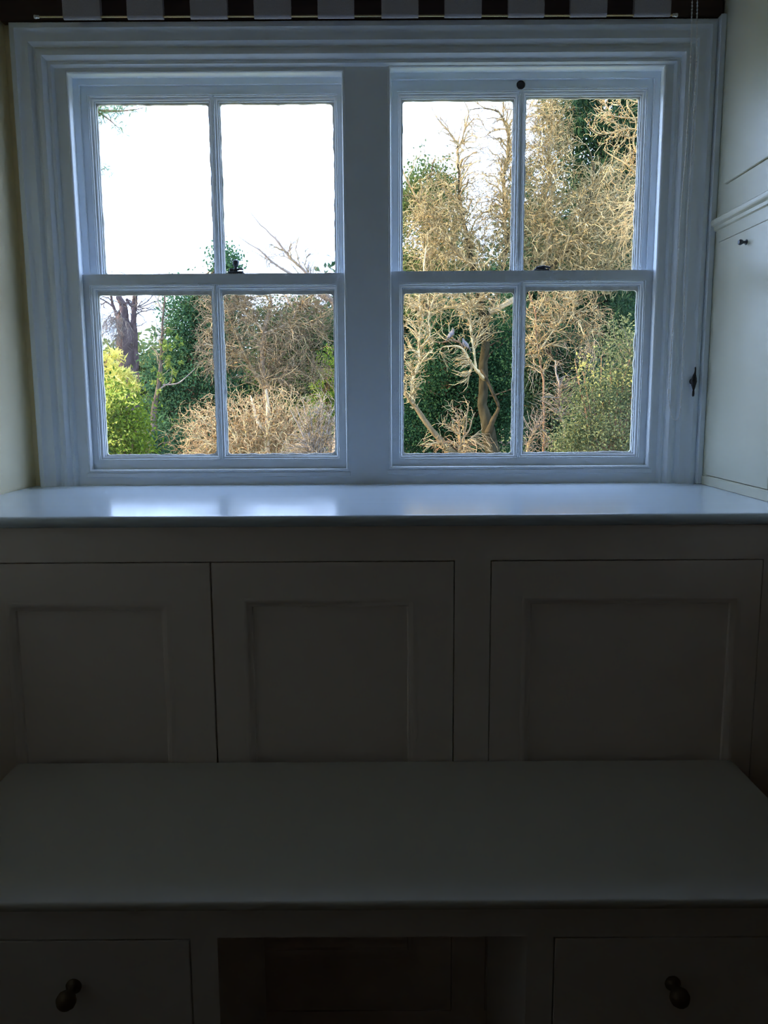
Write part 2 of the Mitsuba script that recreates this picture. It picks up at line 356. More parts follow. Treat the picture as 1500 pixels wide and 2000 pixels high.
# front frame (in the plane x = cx) with its two door openings
def plate_x(poly, x0, x1):
    m = plate(poly, 0, x1 - x0)
    v = m.vertices
    m.vertices = np.stack([x0 + v[:, 1], v[:, 0], v[:, 2]], 1)
    m.fix_normals()
    return m
UD, LD = (-0.62, -0.098, 2.070, 2.55), (-0.418, -0.072, 1.317, 1.930)
UD2, LD2 = (-1.07, -0.65, 2.070, 2.55), (-0.80, -0.455, 1.317, 1.930)
ff = sbox(-1.1, SILL, -0.004, CEIL - 0.002)
for d in (UD, LD, UD2, LD2):
    ff = ff.difference(sbox(d[0] - 0.001, d[2] - 0.0018, d[1] + 0.0006, d[3] + 0.0012))
add(R_ + '__face_frame', plate_x(ff, cx, cx + 0.022), 'm_cupboard')
add(R_ + '__carcass', bx(cx + 0.05, 1.315, -1.098, -0.004, SILL, CEIL - 0.003), 'm_cupboard')
kn = lathe([(0, 0), (0.0065, 0), (0.0065, 0.0015), (0.0035, 0.0035), (0.003, 0.007), (0.005, 0.010), (0.0068, 0.013), (0.0068, 0.016), (0.005, 0.019), (0, 0.020)])
for k, d in enumerate((UD, LD, UD2, LD2)):
    n = '' if k == 0 else f'_{k:03d}'
    off = 0.006 if k % 2 == 0 else 0.0008
    add(f'{R_}__door{n}', bx(cx - off, cx + 0.02, d[0], d[1], d[2], d[3], 0.001), 'm_cupboard')
    if k % 2:
        add(f'{R_}__door{n}__knob', aim(kn, (cx - off, (d[0] + d[1]) / 2 + (0.010 if k == 1 else 0), 1.900), (-1, 0, 0)), 'm_gunmetal', 40)
        label(f'{R_}__door{n}__knob', 'small round metal knob')
lp = [(cx, 1.962), (cx - 0.006, 1.964), (cx - 0.007, 1.972), (cx - 0.013, 1.976), (cx - 0.015, 1.981), (cx - 0.015, 1.988), (cx - 0.011, 1.9915), (cx, 1.992)]
lm = trimesh.creation.extrude_polygon(Polygon(lp), 1.1 - 0.046, engine='earcut')
v = lm.vertices
lm.vertices = np.stack([v[:, 0], -0.046 - v[:, 2], v[:, 1]], 1)
lm.fix_normals()
add(R_ + '__ledge', lm, 'm_cupboard', 30)
add(R_ + '__skirting', bx(cx - 0.003, cx + 0.001, -1.098, -0.046, SILL + 0.0005, SILL + 0.024, 0.001), 'm_cupboard')
label(R_, 'tall pale painted built-in cupboard to the right of the windows', 'cupboard')

# ------------------------------------------------------------------ blind with fabric tabs, its chain and the cleat
BY, RZ = -0.092, 2.4785
TABS = [(125, 198), (250, 320), (373, 445), (497, 569), (621, 692), (745, 817), (868, 940), (992, 1062), (1113, 1184), (1237, 1308)]
fab = []
def tab_loop(x0, x1):
    pr = [(BY + 0.0075, 2.60), (BY + 0.0075, RZ)] + [(BY + 0.0075 * math.cos(a), RZ - 0.0075 * math.sin(a)) for a in np.linspace(0.2, math.pi - 0.2, 9)] + [(BY - 0.0075, RZ), (BY - 0.0080, 2.60)]
    v, f = [], []
    for x in (x0, x1):
        v += [(x, y, z) for y, z in pr]
    n = len(pr)
    for i in range(n - 1):
        f += [[i, i + 1, n + i + 1], [i, n + i + 1, n + i]]
    return trimesh.Trimesh(v, f, process=False)
for k, (a, b) in enumerate(TABS):
    xa, xb = at(a, 36, BY)[0], at(b, 36, BY)[0]
    add('roller_blind__tab' + ('' if k == 0 else f'_{k:03d}'), tab_loop(xa, xb), 'm_fabric', 40)
rx0, rx1 = at(77, 34, BY)[0], at(1313, 36, BY)[0]
add('roller_blind__rod', tube([(rx0, BY, RZ), (rx1, BY, RZ - 0.004)], 0.0022, 12), 'm_brass', 40)
fin = lathe([(0, 0), (0.003, 0), (0.004, 0.0015), (0.004, 0.0045), (0.0028, 0.005), (0.0042, 0.0075), (0.0052, 0.0105), (0.0042, 0.013), (0, 0.0145)], 18)
add('roller_blind__finial', aim(fin, (rx0, BY, RZ), (-1, 0, 0)), 'm_steel', 40)
add('roller_blind__finial_001', aim(fin, (rx1, BY, RZ - 0.004), (1, 0, 0)), 'm_steel', 40)
label('roller_blind__finial', 'shiny metal end of the rod')
label('roller_blind__finial_001', 'shiny metal end of the rod')
add('roller_blind__roller', aim(trimesh.creation.cylinder(0.028, 1.66, sections=32), (-0.05, BY + 0.02, 2.575), (1, 0, 0)), 'm_fabric', 40)
label('roller_blind', 'grey fabric blind with tabs looped over a thin rod above the windows', 'blind')
CY = -0.062
ca = [at(*q, CY) for q in ((1353, -60), (1352, 0), (1347, 165), (1341, 280), (1331, 400), (1321, 560), (1310, 690), (1306, 762), (1308, 795), (1313, 814), (1319, 822), (1325, 816), (1329, 798), (1331, 760), (1334, 690), (1337, 560), (1344, 400), (1352, 280), (1358, 165), (1362, 0), (1363, -60))]
cp = spline(ca, 900)
add('blind_chain__cord', tube(cp[::3], 0.0009, 6), 'm_bead', True)
s = np.r_[0, np.cumsum(np.linalg.norm(np.diff(cp, axis=0), axis=1))]
bp = np.stack([np.interp(np.arange(0, s[-1], 0.0085), s, cp[:, i]) for i in range(3)], 1)
ball = trimesh.creation.icosphere(1, 0.0022)
add('blind_chain__beads', cat(*[trimesh.Trimesh(ball.vertices + q, ball.faces, process=False) for q in bp]), 'm_bead', True)
label('blind_chain__beads', 'small pale beads along the cord', kind='stuff')
cc = at(1306, 765, CY)
add('blind_chain__connector', aim(lathe([(0, -0.007), (0.0028, -0.007), (0.0033, -0.004), (0.0033, 0.004), (0.0028, 0.007), (0, 0.007)], 14), cc, (0.03, 0, 1)), 'm_bead', 40)
label('blind_chain', 'long looped pale bead chain hanging beside the right window', 'blind chain')
# cord cleat on the architrave: a boss with two horns
ck = at(1352, 745, -0.034)
kx, kz, ky = ck[0], ck[2], -0.0335
cl = [aim(lathe([(0, 0), (0.0085, 0), (0.008, 0.004), (0.006, 0.008), (0.0055, 0.014), (0.0, 0.015)], 18), (kx, ky, kz), (0, -1, 0)),
      tube(spline([(kx - 0.001, ky - 0.012, kz - 0.040), (kx - 0.0008, ky - 0.014, kz - 0.034), (kx, ky - 0.012, kz - 0.014), (kx, ky - 0.011, kz), (kx + 0.001, ky - 0.012, kz + 0.014), (kx + 0.002, ky - 0.014, kz + 0.032), (kx + 0.002, ky - 0.012, kz + 0.038)], 25),
           np.interp(np.linspace(0, 1, 25), [0, .06, .22, .38, .5, .66, .8, 1], [.0022, .0034, .0024, .006, .0085, .006, .0024, .0018]), 12)]
add('cord_cleat', cat(*cl), 'm_iron', 50)
label('cord_cleat', 'black two-horned cord cleat on the casing to the right of the bead chain', 'cleat')

# ------------------------------------------------------------------ the garden
# GARDEN
GROUND = -0.6
scene['m_ground'] = {'type': 'diffuse', 'reflectance': mikit.proc(lambda p, n, uv: mix((0.20, 0.14, 0.10), (0.13, 0.16, 0.06), smoothstep(0.4, 0.6, fbm(p.x * 0.5, p.y * 0.5, 0, 4))) * (0.6 + 0.8 * fbm(p.x * 9, p.y * 9, 0, 3)))}
gx, gy = np.meshgrid(np.linspace(-45, 45, 91), np.linspace(0.7, 80, 80))
gz = GROUND - 0.35 * meshkit.fbm(np.stack([gx * 0.12, gy * 0.12, gx * 0], -1), 3)
gi = (np.arange(79)[:, None] * 91 + np.arange(90)[None]).reshape(-1)
add('ground', trimesh.Trimesh(np.stack([gx, gy, gz], -1).reshape(-1, 3), np.vstack([np.stack([gi, gi + 1, gi + 92], 1), np.stack([gi, gi + 92, gi + 91], 1)]), process=False), 'm_ground', True)
label('ground', kind='structure')


def vcol():
    return {'type': 'mesh_attribute', 'name': 'vertex_color'}


scene['m_bark'] = {'type': 'diffuse', 'reflectance': vcol()}
scene['m_leaf'] = {'type': 'principledthin', 'base_color': vcol(), 'roughness': 0.42, 'diff_trans': 0.7, 'eta': 1.4}


def E(u, v, Y, ru, rv, ry=None):
    """An ellipsoid centred at depth Y behind pixel (u, v), its radii given in pixels at that depth (ry in metres)."""
    s = F_PX / (Y - CAM[1])
    return at(u, v, Y), np.array([ru / s, ry if ry else 0.8 * min(ru, rv) / s, rv / s])


def inside(env, n, rng, shell=0.0):
    w = np.array([np.prod(r) ** (2 / 3) for _, r in env])
    k = rng.choice(len(env), n, p=w / w.sum())
    d = rng.normal(size=(n, 3))
    d /= np.linalg.norm(d, axis=1, keepdims=True)
    rad = (shell + (1 - shell) * rng.random(n)) ** (1 / 2.2) * (0.78 + 0.5 * rng.random(n))
    c, r = np.array([e[0] for e in env])[k], np.array([e[1] for e in env])[k]
    return c + d * r * rad[:, None]


class Plant:
    def __init__(self, key, seed, text, category, group=None):
        self.key, self.rng = key, np.random.default_rng(seed)
        self.P, self.T, self.R = np.zeros((0, 3)), np.zeros((0, 3)), np.zeros(0)
        self.sets = {}
        label(key, text, category, group)

    def _keep(self, part, P, R, sides, tint):
        t = np.gradient(P, axis=1)
        t /= np.maximum(np.linalg.norm(t, axis=2, keepdims=True), 1e-9)
        self.P, self.T, self.R = np.vstack([self.P, P.reshape(-1, 3)]), np.vstack([self.T, t.reshape(-1, 3)]), np.r_[self.R, R.reshape(-1)]
        v, f = tubes(P, R, sides)
        c = np.repeat(tint, P.shape[1] * sides, axis=0)
        if len(P) == 1:
            c = c * self.rng.uniform(0.6, 1.35, (len(c), 1))
        self.sets.setdefault(part, []).append((v, f, c))

    def tint(self, n, a, b):
        t = self.rng.random((n, 1)) ** 1.3
        return (np.array(a) * (1 - t) + np.array(b) * t) * (0.8 + 0.4 * self.rng.random((n, 1)))

    def limb(self, pts, colour, n=26, sides=8, bump=0.12, part='trunk'):
        """An explicit limb: [(u, v, depth, radius in metres)]."""
        q = np.array([[*at(u, v, Y), r] for u, v, Y, r in pts])
        p = spline(q, n)
        w = (meshkit.fbm(np.c_[p[:, :3] * 2.2], 2, int(self.rng.integers(99))) - 0.5)[:, None] * self.rng.normal(size=3) * 0.12
        w[0] = 0
        R = p[:, 3] * (1 + min(bump, 0.004 / p[:, 3].max() + 0.02) * self.rng.normal(size=n))
        self._keep(part, (p[:, :3] + w)[None], R[None], sides, np.array([colour]))

    def fill(self, env, M, rmax, rtip, a, b, K=6, wig=0.07, lmax=3.0, lean=0.25, up=0.0, part='twigs', sides=3, spread=3):
        """Grows M shoots from the nearest older wood to points spread through the ellipsoids."""
        rng = self.rng
        q = inside(env, M, rng)
        d, i = cKDTree(self.P).query(q, k=18)
        d = np.maximum(d, 1e-6)
        cosine = np.einsum('mkj,mkj->mk', self.T[i], (q[:, None] - self.P[i])) / d
        pick = np.argmin(np.abs(cosine - rng.uniform(0.3, 0.95, (M, 1))) + 0.35 * d / d[:, :1] + 0.35 * rng.random(d.shape), axis=1)
        d, i = d[np.arange(M), pick], i[np.arange(M), pick]
        ok = (d < lmax) & (d > 0.03)
        q, d, i = q[ok], d[ok], i[ok]
        p0 = self.P[i]
        mid = p0 + self.T[i] * d[:, None] * lean + (q - p0) * 0.25 + np.array([0, 0, 1]) * (up * d)[:, None] + rng.normal(size=q.shape) * (wig * d)[:, None]
        t = np.linspace(0, 1, K)[None, :, None]
        P = (1 - t) ** 2 * p0[:, None] + 2 * t * (1 - t) * mid[:, None] + t ** 2 * q[:, None]
        P += rng.normal(size=P.shape) * (0.035 * d)[:, None, None] * (t > 0)
        r0 = np.minimum(self.R[i] * 0.75, rmax) * (0.7 + 0.5 * rng.random(len(i)))
        R = r0[:, None] * (1 - t[..., 0]) + np.minimum(rtip, r0)[:, None] * t[..., 0]
        self._keep(part, P, R, sides, self.tint(len(i), a, b))

    def leaves(self, env, cover, size, a, b, aspect=0.5, shell=0.35, clump=0.14, part='leaves', droop=0.3, per=14):
        """Single folded leaves in clumps; cover: how many layers of leaf lie over the crown's outline."""
        rng = self.rng
        area = sum(math.pi * r[0] * r[2] for _, r in env)
        n = int(cover * area / (0.5 * size * size * aspect))
        m = max(8, n // per)
        cl = inside(env, m, rng, shell)
        scale = np.median([r.min() for _, r in env]) * clump
        k = rng.integers(0, m, n)
        c = cl[k] + rng.normal(size=(n, 3)) * scale
        ax = rng.normal(size=(n, 3)) + np.array([0, 0, -droop])
        ax /= np.linalg.norm(ax, axis=1, keepdims=True)
        sd = np.cross(ax, rng.normal(size=(n, 3)))
        sd /= np.maximum(np.linalg.norm(sd, axis=1, keepdims=True), 1e-9)
        nn = np.cross(ax, sd)
        L = (size * (0.65 + 0.7 * rng.random(n)))[:, None]
        W = L * aspect / 2
        v = np.stack([c - ax * L / 2, c + sd * W + nn * W * 0.25, c + ax * L / 2, c - sd * W + nn * W * 0.25], 1).reshape(-1, 3)
        j = np.arange(n)[:, None] * 4
        f = np.vstack([j + [0, 1, 2], j + [0, 2, 3]])
        tone = rng.random((m, 1))[k] * 0.6 + rng.random((n, 1)) * 0.4
        colr = np.array(a) * (1 - tone) + np.array(b) * tone
        self.sets.setdefault(part, []).append((v, f, np.repeat(colr, 4, axis=0)))

    def done(self):
        for part, L in self.sets.items():
            off, V, Fc, C = 0, [], [], []
            for v, f, c in L:
                V.append(v); Fc.append(f + off); C.append(c)
                off += len(v)
            m = trimesh.Trimesh(np.vstack(V), np.vstack(Fc), process=False)
            leafy = part in ('leaves', 'blossom')
            add(f'{self.key}__{part}', m, 'm_leaf' if leafy else 'm_bark', not leafy, color=np.clip(np.vstack(C), 0, 1))
            if part in ('leaves', 'twigs', 'blossom'):
                label(f'{self.key}__{part}', kind='stuff')


TAN, STRAW, BROWN, GREY, MOSS = (0.32, 0.25, 0.13), (0.60, 0.50, 0.28), (0.22, 0.14, 0.085), (0.30, 0.26, 0.22), (0.22, 0.20, 0.08)
DARKG, BLUEG, MIDG, YELG, LIME = (0.018, 0.045, 0.020), (0.045, 0.11, 0.06), (0.07, 0.15, 0.035), (0.24, 0.33, 0.05), (0.52, 0.58, 0.10)


def evergreen(key, seed, text, env, size, a, b, cover=4.0, root=None, colour=BROWN, r=0.16, **kw):
    t = Plant(key, seed, text, 'tree')
    u, v, Y = root
    base = at(u, v, Y)
    s = F_PX / (Y - CAM[1])
    t.limb([(u, v + (base[2] - GROUND + 0.35) * s, Y, r * 1.25), (u + 4, v + 60, Y, r), (u, v, Y, r * 0.5)], colour)
    t.fill(env, 60, r * 0.45, 0.012, colour, colour, lmax=20, part='branches', sides=5)
    t.leaves(env, cover, size, a, b, **kw)
    t.done()


# far trees that close the view
evergreen('evergreen_tree', 1, 'dim blue-green evergreen far back behind the golden twig shrub', [E(560, 735, 28, 120, 90, 2), E(480, 790, 28, 90, 80, 2), E(620, 660, 28, 70, 60, 2)], 0.27, DARKG, BLUEG, 6.0, shell=0.0, clump=0.22, root=(560, 740, 28))
evergreen('evergreen_tree_001', 2, 'far evergreen mass hidden mostly behind the post between the windows', [E(725, 700, 33, 95, 190, 2), E(760, 620, 33, 60, 120, 2)], 0.32, DARKG, BLUEG, 6.0, shell=0.0, clump=0.22, root=(725, 640, 33))
evergreen('evergreen_tree_002', 3, 'dark evergreen far behind the mossy trunk in the right window', [E(935, 700, 38, 110, 210, 2), E(850, 700, 38, 100, 170, 2)], 0.37, DARKG, BLUEG, 6.0, shell=0.0, clump=0.22, root=(930, 620, 38))
evergreen('evergreen_tree_003', 4, 'dark evergreen far behind the tangled brown bush in the right window', [E(1100, 690, 31.5, 120, 200, 1.5), E(1040, 500, 31.5, 70, 140, 1.4)], 0.28, DARKG, BLUEG, 6.0, shell=0.0, clump=0.22, root=(1100, 620, 31.5))
evergreen('evergreen_tree_004', 5, 'far evergreen at the right edge of the right window behind the grey-green shrub', [E(1250, 660, 38, 80, 240, 2), E(1330, 700, 38, 90, 200, 2), E(1200, 560, 38, 90, 150, 2)], 0.34, DARKG, BLUEG, 6.0, shell=0.0, clump=0.22, root=(1250, 560, 38))
evergreen('evergreen_tree_005', 6, 'low far greenery under the pale sky behind the dark forked trunk', [E(215, 735, 40, 90, 60, 2), E(310, 725, 40, 60, 65, 2), E(280, 800, 40, 160, 90, 2), E(120, 760, 40, 90, 90, 2)], 0.39, (0.08, 0.12, 0.05), (0.22, 0.27, 0.10), 5.0, shell=0.0, clump=0.22, root=(215, 740, 40))
# dark conifer at the top right
evergreen('conifer', 7, 'tall dark conifer behind the golden twigs at the top right of the right window', [E(1165, 250, 24, 85, 130, 1.8), E(1120, 215, 24, 50, 70, 1.2), E(1215, 330, 24, 55, 130, 1.5), E(1180, 430, 24, 90, 120, 1.6), E(1175, 560, 24, 80, 110, 1.5), E(1170, 680, 24, 70, 110, 1.4), E(1260, 250, 24, 40, 120, 1.5)],
          0.22, (0.016, 0.04, 0.022), (0.04, 0.09, 0.04), 4.0, root=(1170, 180, 24), r=0.10, colour=(0.05, 0.035, 0.025), aspect=0.3, droop=0.9)
labels['conifer']['category'] = 'tree'
# ivy-clad trees
evergreen('ivy_tree', 8, 'dense blue-green ivy-covered tree rising behind the slender grey trunk', [E(370, 640, 21, 55, 80, 0.9), E(400, 588, 21, 36, 45, 0.7), E(392, 745, 21, 62, 105, 1.0), E(352, 835, 21, 72, 75, 1.0), E(322, 745, 21, 36, 62, 0.7), E(425, 600, 21, 30, 60, 0.7), E(442, 508, 21, 28, 26, 0.5), E(440, 640, 21, 40, 90, 0.8)],
          0.085, (0.022, 0.06, 0.035), (0.09, 0.19, 0.085), 5.5, shell=0.1, clump=0.2, root=(375, 600, 21), aspect=0.7)
evergreen('ivy_tree_001', 9, 'sunlit ivy-covered tree top at the left edge of the upper right window', [E(835, 372, 23, 58, 62, 0.8), E(815, 460, 23, 60, 100, 0.9), E(870, 400, 23, 36, 60, 0.6), E(800, 560, 23, 50, 60, 0.8), E(890, 500, 23, 50, 50, 0.7)],
          0.085, (0.045, 0.09, 0.03), (0.18, 0.22, 0.07), 3.4, shell=0.2, root=(835, 380, 23), aspect=0.7)
evergreen('ivy_tree_002', 10, 'dark ivy-covered tree behind the two pigeons in the right window', [E(868, 725, 20.6, 66, 110, 0.9), E(825, 835, 20.6, 62, 70, 0.9), E(985, 720, 20.6, 42, 160, 0.8), E(880, 628, 20.6, 40, 40, 0.5), E(915, 800, 20.6, 60, 110, 0.8)],
          0.080, (0.020, 0.055, 0.030), (0.05, 0.12, 0.05), 5.0, shell=0.1, clump=0.2, root=(868, 640, 20.6), aspect=0.7)
evergreen('ivy_tree_004', 13, 'dark shaded tree behind the grey twigs in the lower middle of the right window', [E(1075, 800, 17.7, 62, 120, .7), E(1120, 720, 17.7, 50, 80, .6), E(1040, 700, 17.7, 30, 90, .5), E(1120, 880, 17.7, 70, 60, .6)],
          0.075, (0.022, 0.050, 0.030), (0.055, 0.10, 0.055), 4.5, shell=0.1, clump=0.2, root=(1080, 720, 17.7), aspect=0.7, r=0.1)
evergreen('ivy_tree_003', 11, 'dark green tree behind the bare tree on the right of the left window', [E(610, 745, 24, 60, 100, 0.9), E(580, 650, 24, 70, 60, 0.7), E(520, 680, 24, 50, 90, 0.7), E(650, 690, 24, 30, 60, 0.6)], 0.10, (0.03, 0.07, 0.035), (0.11, 0.17, 0.06), 4.5, shell=0.1, clump=0.2, root=(610, 680, 24), aspect=0.7)
evergreen('bright_bush', 12, 'yellow-green bush at the right edge of the left window', [E(640, 740, 20, 22, 62, 0.4), E(628, 800, 20, 30, 50, 0.4)], 0.08, MIDG, YELG, 2.2, root=(640, 760, 20), r=0.05)
labels['bright_bush']['category'] = 'bush'

# dark forked tree against the sky
t = Plant('forked_tree', 20, 'dark bare tree with a thick forked trunk against the pale sky', 'tree')
DK = (0.10, 0.075, 0.075)
t.limb([(252, 940, 25, .36), (250, 720, 25, .34), (246, 660, 25, .30), (242, 632, 25, .24), (240, 605, 25, .15), (234, 575, 25, .09), (229, 550, 25, .05)], DK, 40, 12)
t.limb([(262, 760, 25, .12), (263, 690, 25, .13), (261, 630, 25, .10), (263, 580, 25, .08), (265, 550, 25, .05)], DK, 36, 10)
t.limb([(238, 645, 25, .08), (228, 615, 25, .06), (219, 590, 25, .045), (214, 560, 25, .03), (211, 545, 25, .02)], DK)
t.limb([(246, 585, 25, .05), (256, 597, 25, .04), (264, 600, 25, .03)], DK)
t.limb([(219, 598, 25, .03), (200, 585, 25, .022), (180, 576, 25, .012)], DK)
t.fill([E(245, 580, 25, 80, 60, 1.5)], 45, 0.03, 0.008, DK, GREY, lmax=3, part='branches', sides=4)
t.fill([E(245, 590, 25, 85, 60, 1.5)], 260, 0.012, 0.005, DK, GREY, lmax=1.2)
t.fill([E(215, 655, 24, 40, 35, .8)], 350, 0.012, 0.006, (.2, .17, .15), GREY, lmax=3)
t.done()
# slender grey trunk
t = Plant('slender_tree', 21, 'slender leaning grey tree trunk in front of the ivy-covered tree', 'tree')
t.limb([(296, 960, 17, .085), (298, 875, 17, .078), (301, 800, 17, .068), (311, 745, 17, .056), (315, 700, 17, .042), (317, 640, 17, .026), (321, 570, 17, .016), (322, 545, 17, .008)], (0.11, 0.09, 0.07), 40, 9)
t.limb([(318, 752, 17, .02), (345, 749, 17, .016), (365, 735, 17, .012), (388, 712, 17, .007)], GREY)
t.limb([(310, 762, 17, .02), (325, 752, 17, .015), (332, 748, 17, .008)], GREY)
t.limb([(320, 610, 17, .02), (308, 590, 17, .015), (300, 570, 17, .01)], GREY)
t.fill([E(315, 640, 17, 30, 100, .6)], 60, 0.012, 0.005, GREY, TAN, lmax=1.0)
t.leaves([E(318, 715, 17, 18, 50, .3), E(338, 690, 17, 22, 45, .3), E(308, 745, 17, 16, 16, .2)], 0.9, 0.10, MIDG, (.30, .36, .08), 0.4, droop=0.9)
t.done()
# bare tree of the left window, its boughs reaching into the upper pane
t = Plant('bare_tree', 22, 'bare brown tree with fine twigs above the golden shrub in the left window', 'tree')
t.limb([(527, 960, 17, .12), (524, 840, 17, .10), (519, 770, 17, .08), (514, 690, 17, .065), (516, 640, 17, .05), (530, 590, 17, .035), (528, 560, 17, .02)], (0.28, 0.22, 0.15), 40, 9)
t.limb([(655, 900, 18, .15), (668, 700, 18, .12), (655, 600, 18, .08), (610, 545, 18, .045), (560, 492, 18, .03), (520, 450, 18, .018), (490, 415, 18, .007)], GREY, 40, 9)
t.limb([(640, 588, 18, .05), (590, 548, 18, .035), (545, 520, 18, .026), (500, 485, 18, .016), (465, 462, 18, .006)], GREY, 34, 8)
t.limb([(519, 770, 17, .05), (500, 730, 17, .04), (478, 690, 17, .03), (455, 640, 17, .02), (440, 590, 17, .01)], TAN)
t.limb([(516, 650, 17, .045), (545, 640, 17, .03), (575, 615, 17, .025), (562, 590, 17, .02), (555, 560, 17, .012)], (.5, .4, .28))
t.limb([(516, 650, 17, .04), (490, 620, 17, .03), (455, 600, 17, .02), (430, 610, 17, .01)], (.55, .45, .3))
be = [E(520, 660, 17, 115, 80, 1.2), E(600, 610, 17, 70, 60, 1.0), E(460, 600, 17, 60, 45, .8), E(560, 720, 17, 90, 60, 1.0), E(420, 680, 17, 45, 70, .8), E(450, 580, 17, 80, 40, .8)]
t.fill(be + [E(560, 500, 18, 60, 40, .8)], 120, 0.022, 0.008, TAN, STRAW, lmax=2.5, part='branches', sides=4)
t.fill(be, 3200, 0.009, 0.0045, (.16, .12, .08), (.5, .41, .25), lmax=1.0)
t.fill(be, 9000, 0.0065, 0.004, (.09, .07, .05), (.42, .34, .22), lmax=0.6)
t.fill([E(560, 500, 18, 80, 45, .8), E(635, 520, 18, 40, 40, .8)], 420, 0.007, 0.004, GREY, TAN, lmax=0.7)
t.done()
# golden dome shrub
t = Plant('twig_shrub', 23, 'rounded golden-brown leafless shrub at the foot of the left window', 'shrub')
for k in range(26):
    a = math.radians(-80 + 160 * k / 25)
    u2, v2 = 500 + 150 * math.sin(a) * 0.9, 900 - 110 * math.cos(a)
    yy = 13 + 0.5 * math.sin(k * 2.4)
    t.limb([(510, 985, 13, .045), (505 + 40 * math.sin(a), 930, (13 + yy) / 2, .03), (u2 * .6 + 505 * .4, v2 * .6 + 900 * .4, yy, .018), (u2, v2, yy, .006)], STRAW, 14, 5, part='stems')
de = [E(495, 860, 13, 150, 95, 1.0), E(430, 850, 13, 90, 75, .7), E(540, 840, 13, 80, 85, .8)]
t.fill(de, 1000, 0.014, 0.007, STRAW, TAN, lmax=1.5, up=.1, wig=.25)
t.fill(de, 4000, 0.008, 0.005, (.24, .15, .08), (.78, .56, .30), lmax=.7, wig=.3)
t.fill(de, 5500, 0.006, 0.0035, (.20, .13, .07), (.80, .60, .32), lmax=.45, wig=.3)
t.limb([(523, 905, 12.6, .05), (521, 850, 12.6, .045), (522, 800, 12.6, .04), (519, 760, 12.6, .025)], (.50, .40, .26), part='stems')
t.limb([(521, 850, 12.6, .035), (505, 828, 12.6, .035), (497, 802, 12.6, .025), (488, 770, 12.6, .015)], (.50, .40, .26), part='stems')
t.done()
# grey-brown shrub at the lower right corner of the left window
t = Plant('twig_shrub_001', 24, 'grey-brown upright twiggy shrub in the lower right corner of the left window', 'shrub')
for k in range(9):
    t.limb([(622, 980, 11, .03), (618 + 4 * (k - 4), 880, 11, .02), (605 + 13 * (k - 3), 800 - 8 * (k % 3), 11, .006)], GREY, 14, 5, part='stems')
ge = [E(622, 830, 11, 45, 70, .5), E(610, 890, 11, 60, 50, .5)]
t.fill(ge, 500, 0.008, 0.005, GREY, TAN, lmax=1)
t.fill(ge, 1800, 0.005, 0.0035, GREY, TAN, lmax=.5)
t.done()
# laurel, and the golden shrub above it
t = Plant('laurel_bush', 25, 'bright green leafy laurel bush in the lower left corner of the left window', 'bush')
for k in range(7):
    t.limb([(225, 1120, 7.5, .03), (222 + 8 * (k - 3), 950, 7.5, .022), (222 + 15 * (k - 3), 790 + 8 * abs(k - 3), 7.5, .008)], BROWN, 12, 6, part='stems')
le = [E(215, 815, 7.5, 60, 55, .35), E(228, 870, 7.5, 58, 80, .35), E(240, 850, 7.5, 44, 70, .3)]
t.leaves(le, 3.4, 0.056, (0.015, 0.05, 0.008), (0.20, 0.27, 0.03), 0.42, 0.3, 0.35)
t.leaves([E(203, 835, 7.2, 34, 90, .2), E(212, 785, 7.2, 50, 20, .2)], 1.1, 0.055, (.30, .38, .05), (.66, .64, .16), 0.42, 0.3, 0.4)
t.done()
t = Plant('golden_shrub', 26, 'yellow feathery shrub above the green laurel bush at the left', 'shrub')
for k in range(6):
    t.limb([(205, 1080, 8.6, .03), (200 + 6 * k, 860, 8.6, .02), (190 + 16 * k, 742 - 6 * (k % 3), 8.6, .006)], BROWN, 12, 6, part='stems')
t.limb([(190, 900, 8.6, .02), (192, 760, 8.6, .015), (215, 690, 8.6, .006)], BROWN, 12, 6, part='stems')
t.leaves([E(220, 738, 8.6, 52, 22, .3), E(245, 752, 8.6, 34, 14, .2), E(200, 690, 8.6, 44, 14, .25), E(222, 725, 8.6, 24, 14, .2)], 3.2, 0.12, (0.45, 0.44, 0.08), (0.78, 0.72, 0.24), 0.13, 0.2, 0.3, droop=-0.2)
t.done()
# low dark shrub on the leaf litter
evergreen('low_bush', 27, 'low dark bush on the ground beside the laurel bush', [E(285, 875, 16, 36, 30, .4), E(330, 865, 16, 30, 18, .4), E(262, 900, 16, 50, 40, .5)], 0.10, DARKG, BLUEG, 2.5, root=(285, 880, 16), r=.03)
labels['low_bush']['category'] = 'bush'
# a pine bough reaching in from the left, near the house
t = Plant('pine_bough_tree', 28, 'pine tree whose bough hangs in at the top left corner of the left window', 'tree')
t.limb([(-120, 1300, 9, .16), (-100, 700, 9, .14), (-80, 200, 9, .10), (-60, 0, 9, .05)], BROWN, 30, 10)
t.limb([(-80, 230, 9, .05), (60, 222, 9, .035), (180, 214, 9, .02), (240, 216, 9, .01), (285, 207, 9, .004)], BROWN)
t.limb([(-92, 380, 9, .04), (80, 350, 9, .025), (205, 330, 9, .005)], BROWN)
t.limb([(180, 214, 9, .012), (215, 235, 9, .008), (232, 252, 9, .003)], BROWN)
t.fill([E(120, 220, 9, 110, 30, .5), E(60, 340, 9, 120, 30, .5)], 60, .01, .003, BROWN, BROWN, lmax=1)
t.leaves([E(206, 216, 9, 30, 20, .2), E(150, 215, 9, 50, 30, .3), E(255, 209, 9, 34, 6, .15), E(230, 250, 9, 12, 6, .1), E(203, 331, 9, 10, 6, .1), E(80, 340, 9, 90, 30, .4), E(20, 210, 9, 100, 40, .4)], 2.2, 0.10, (.10, .18, .08), (.24, .34, .16), 0.10, 0.1, 0.4)
t.done()

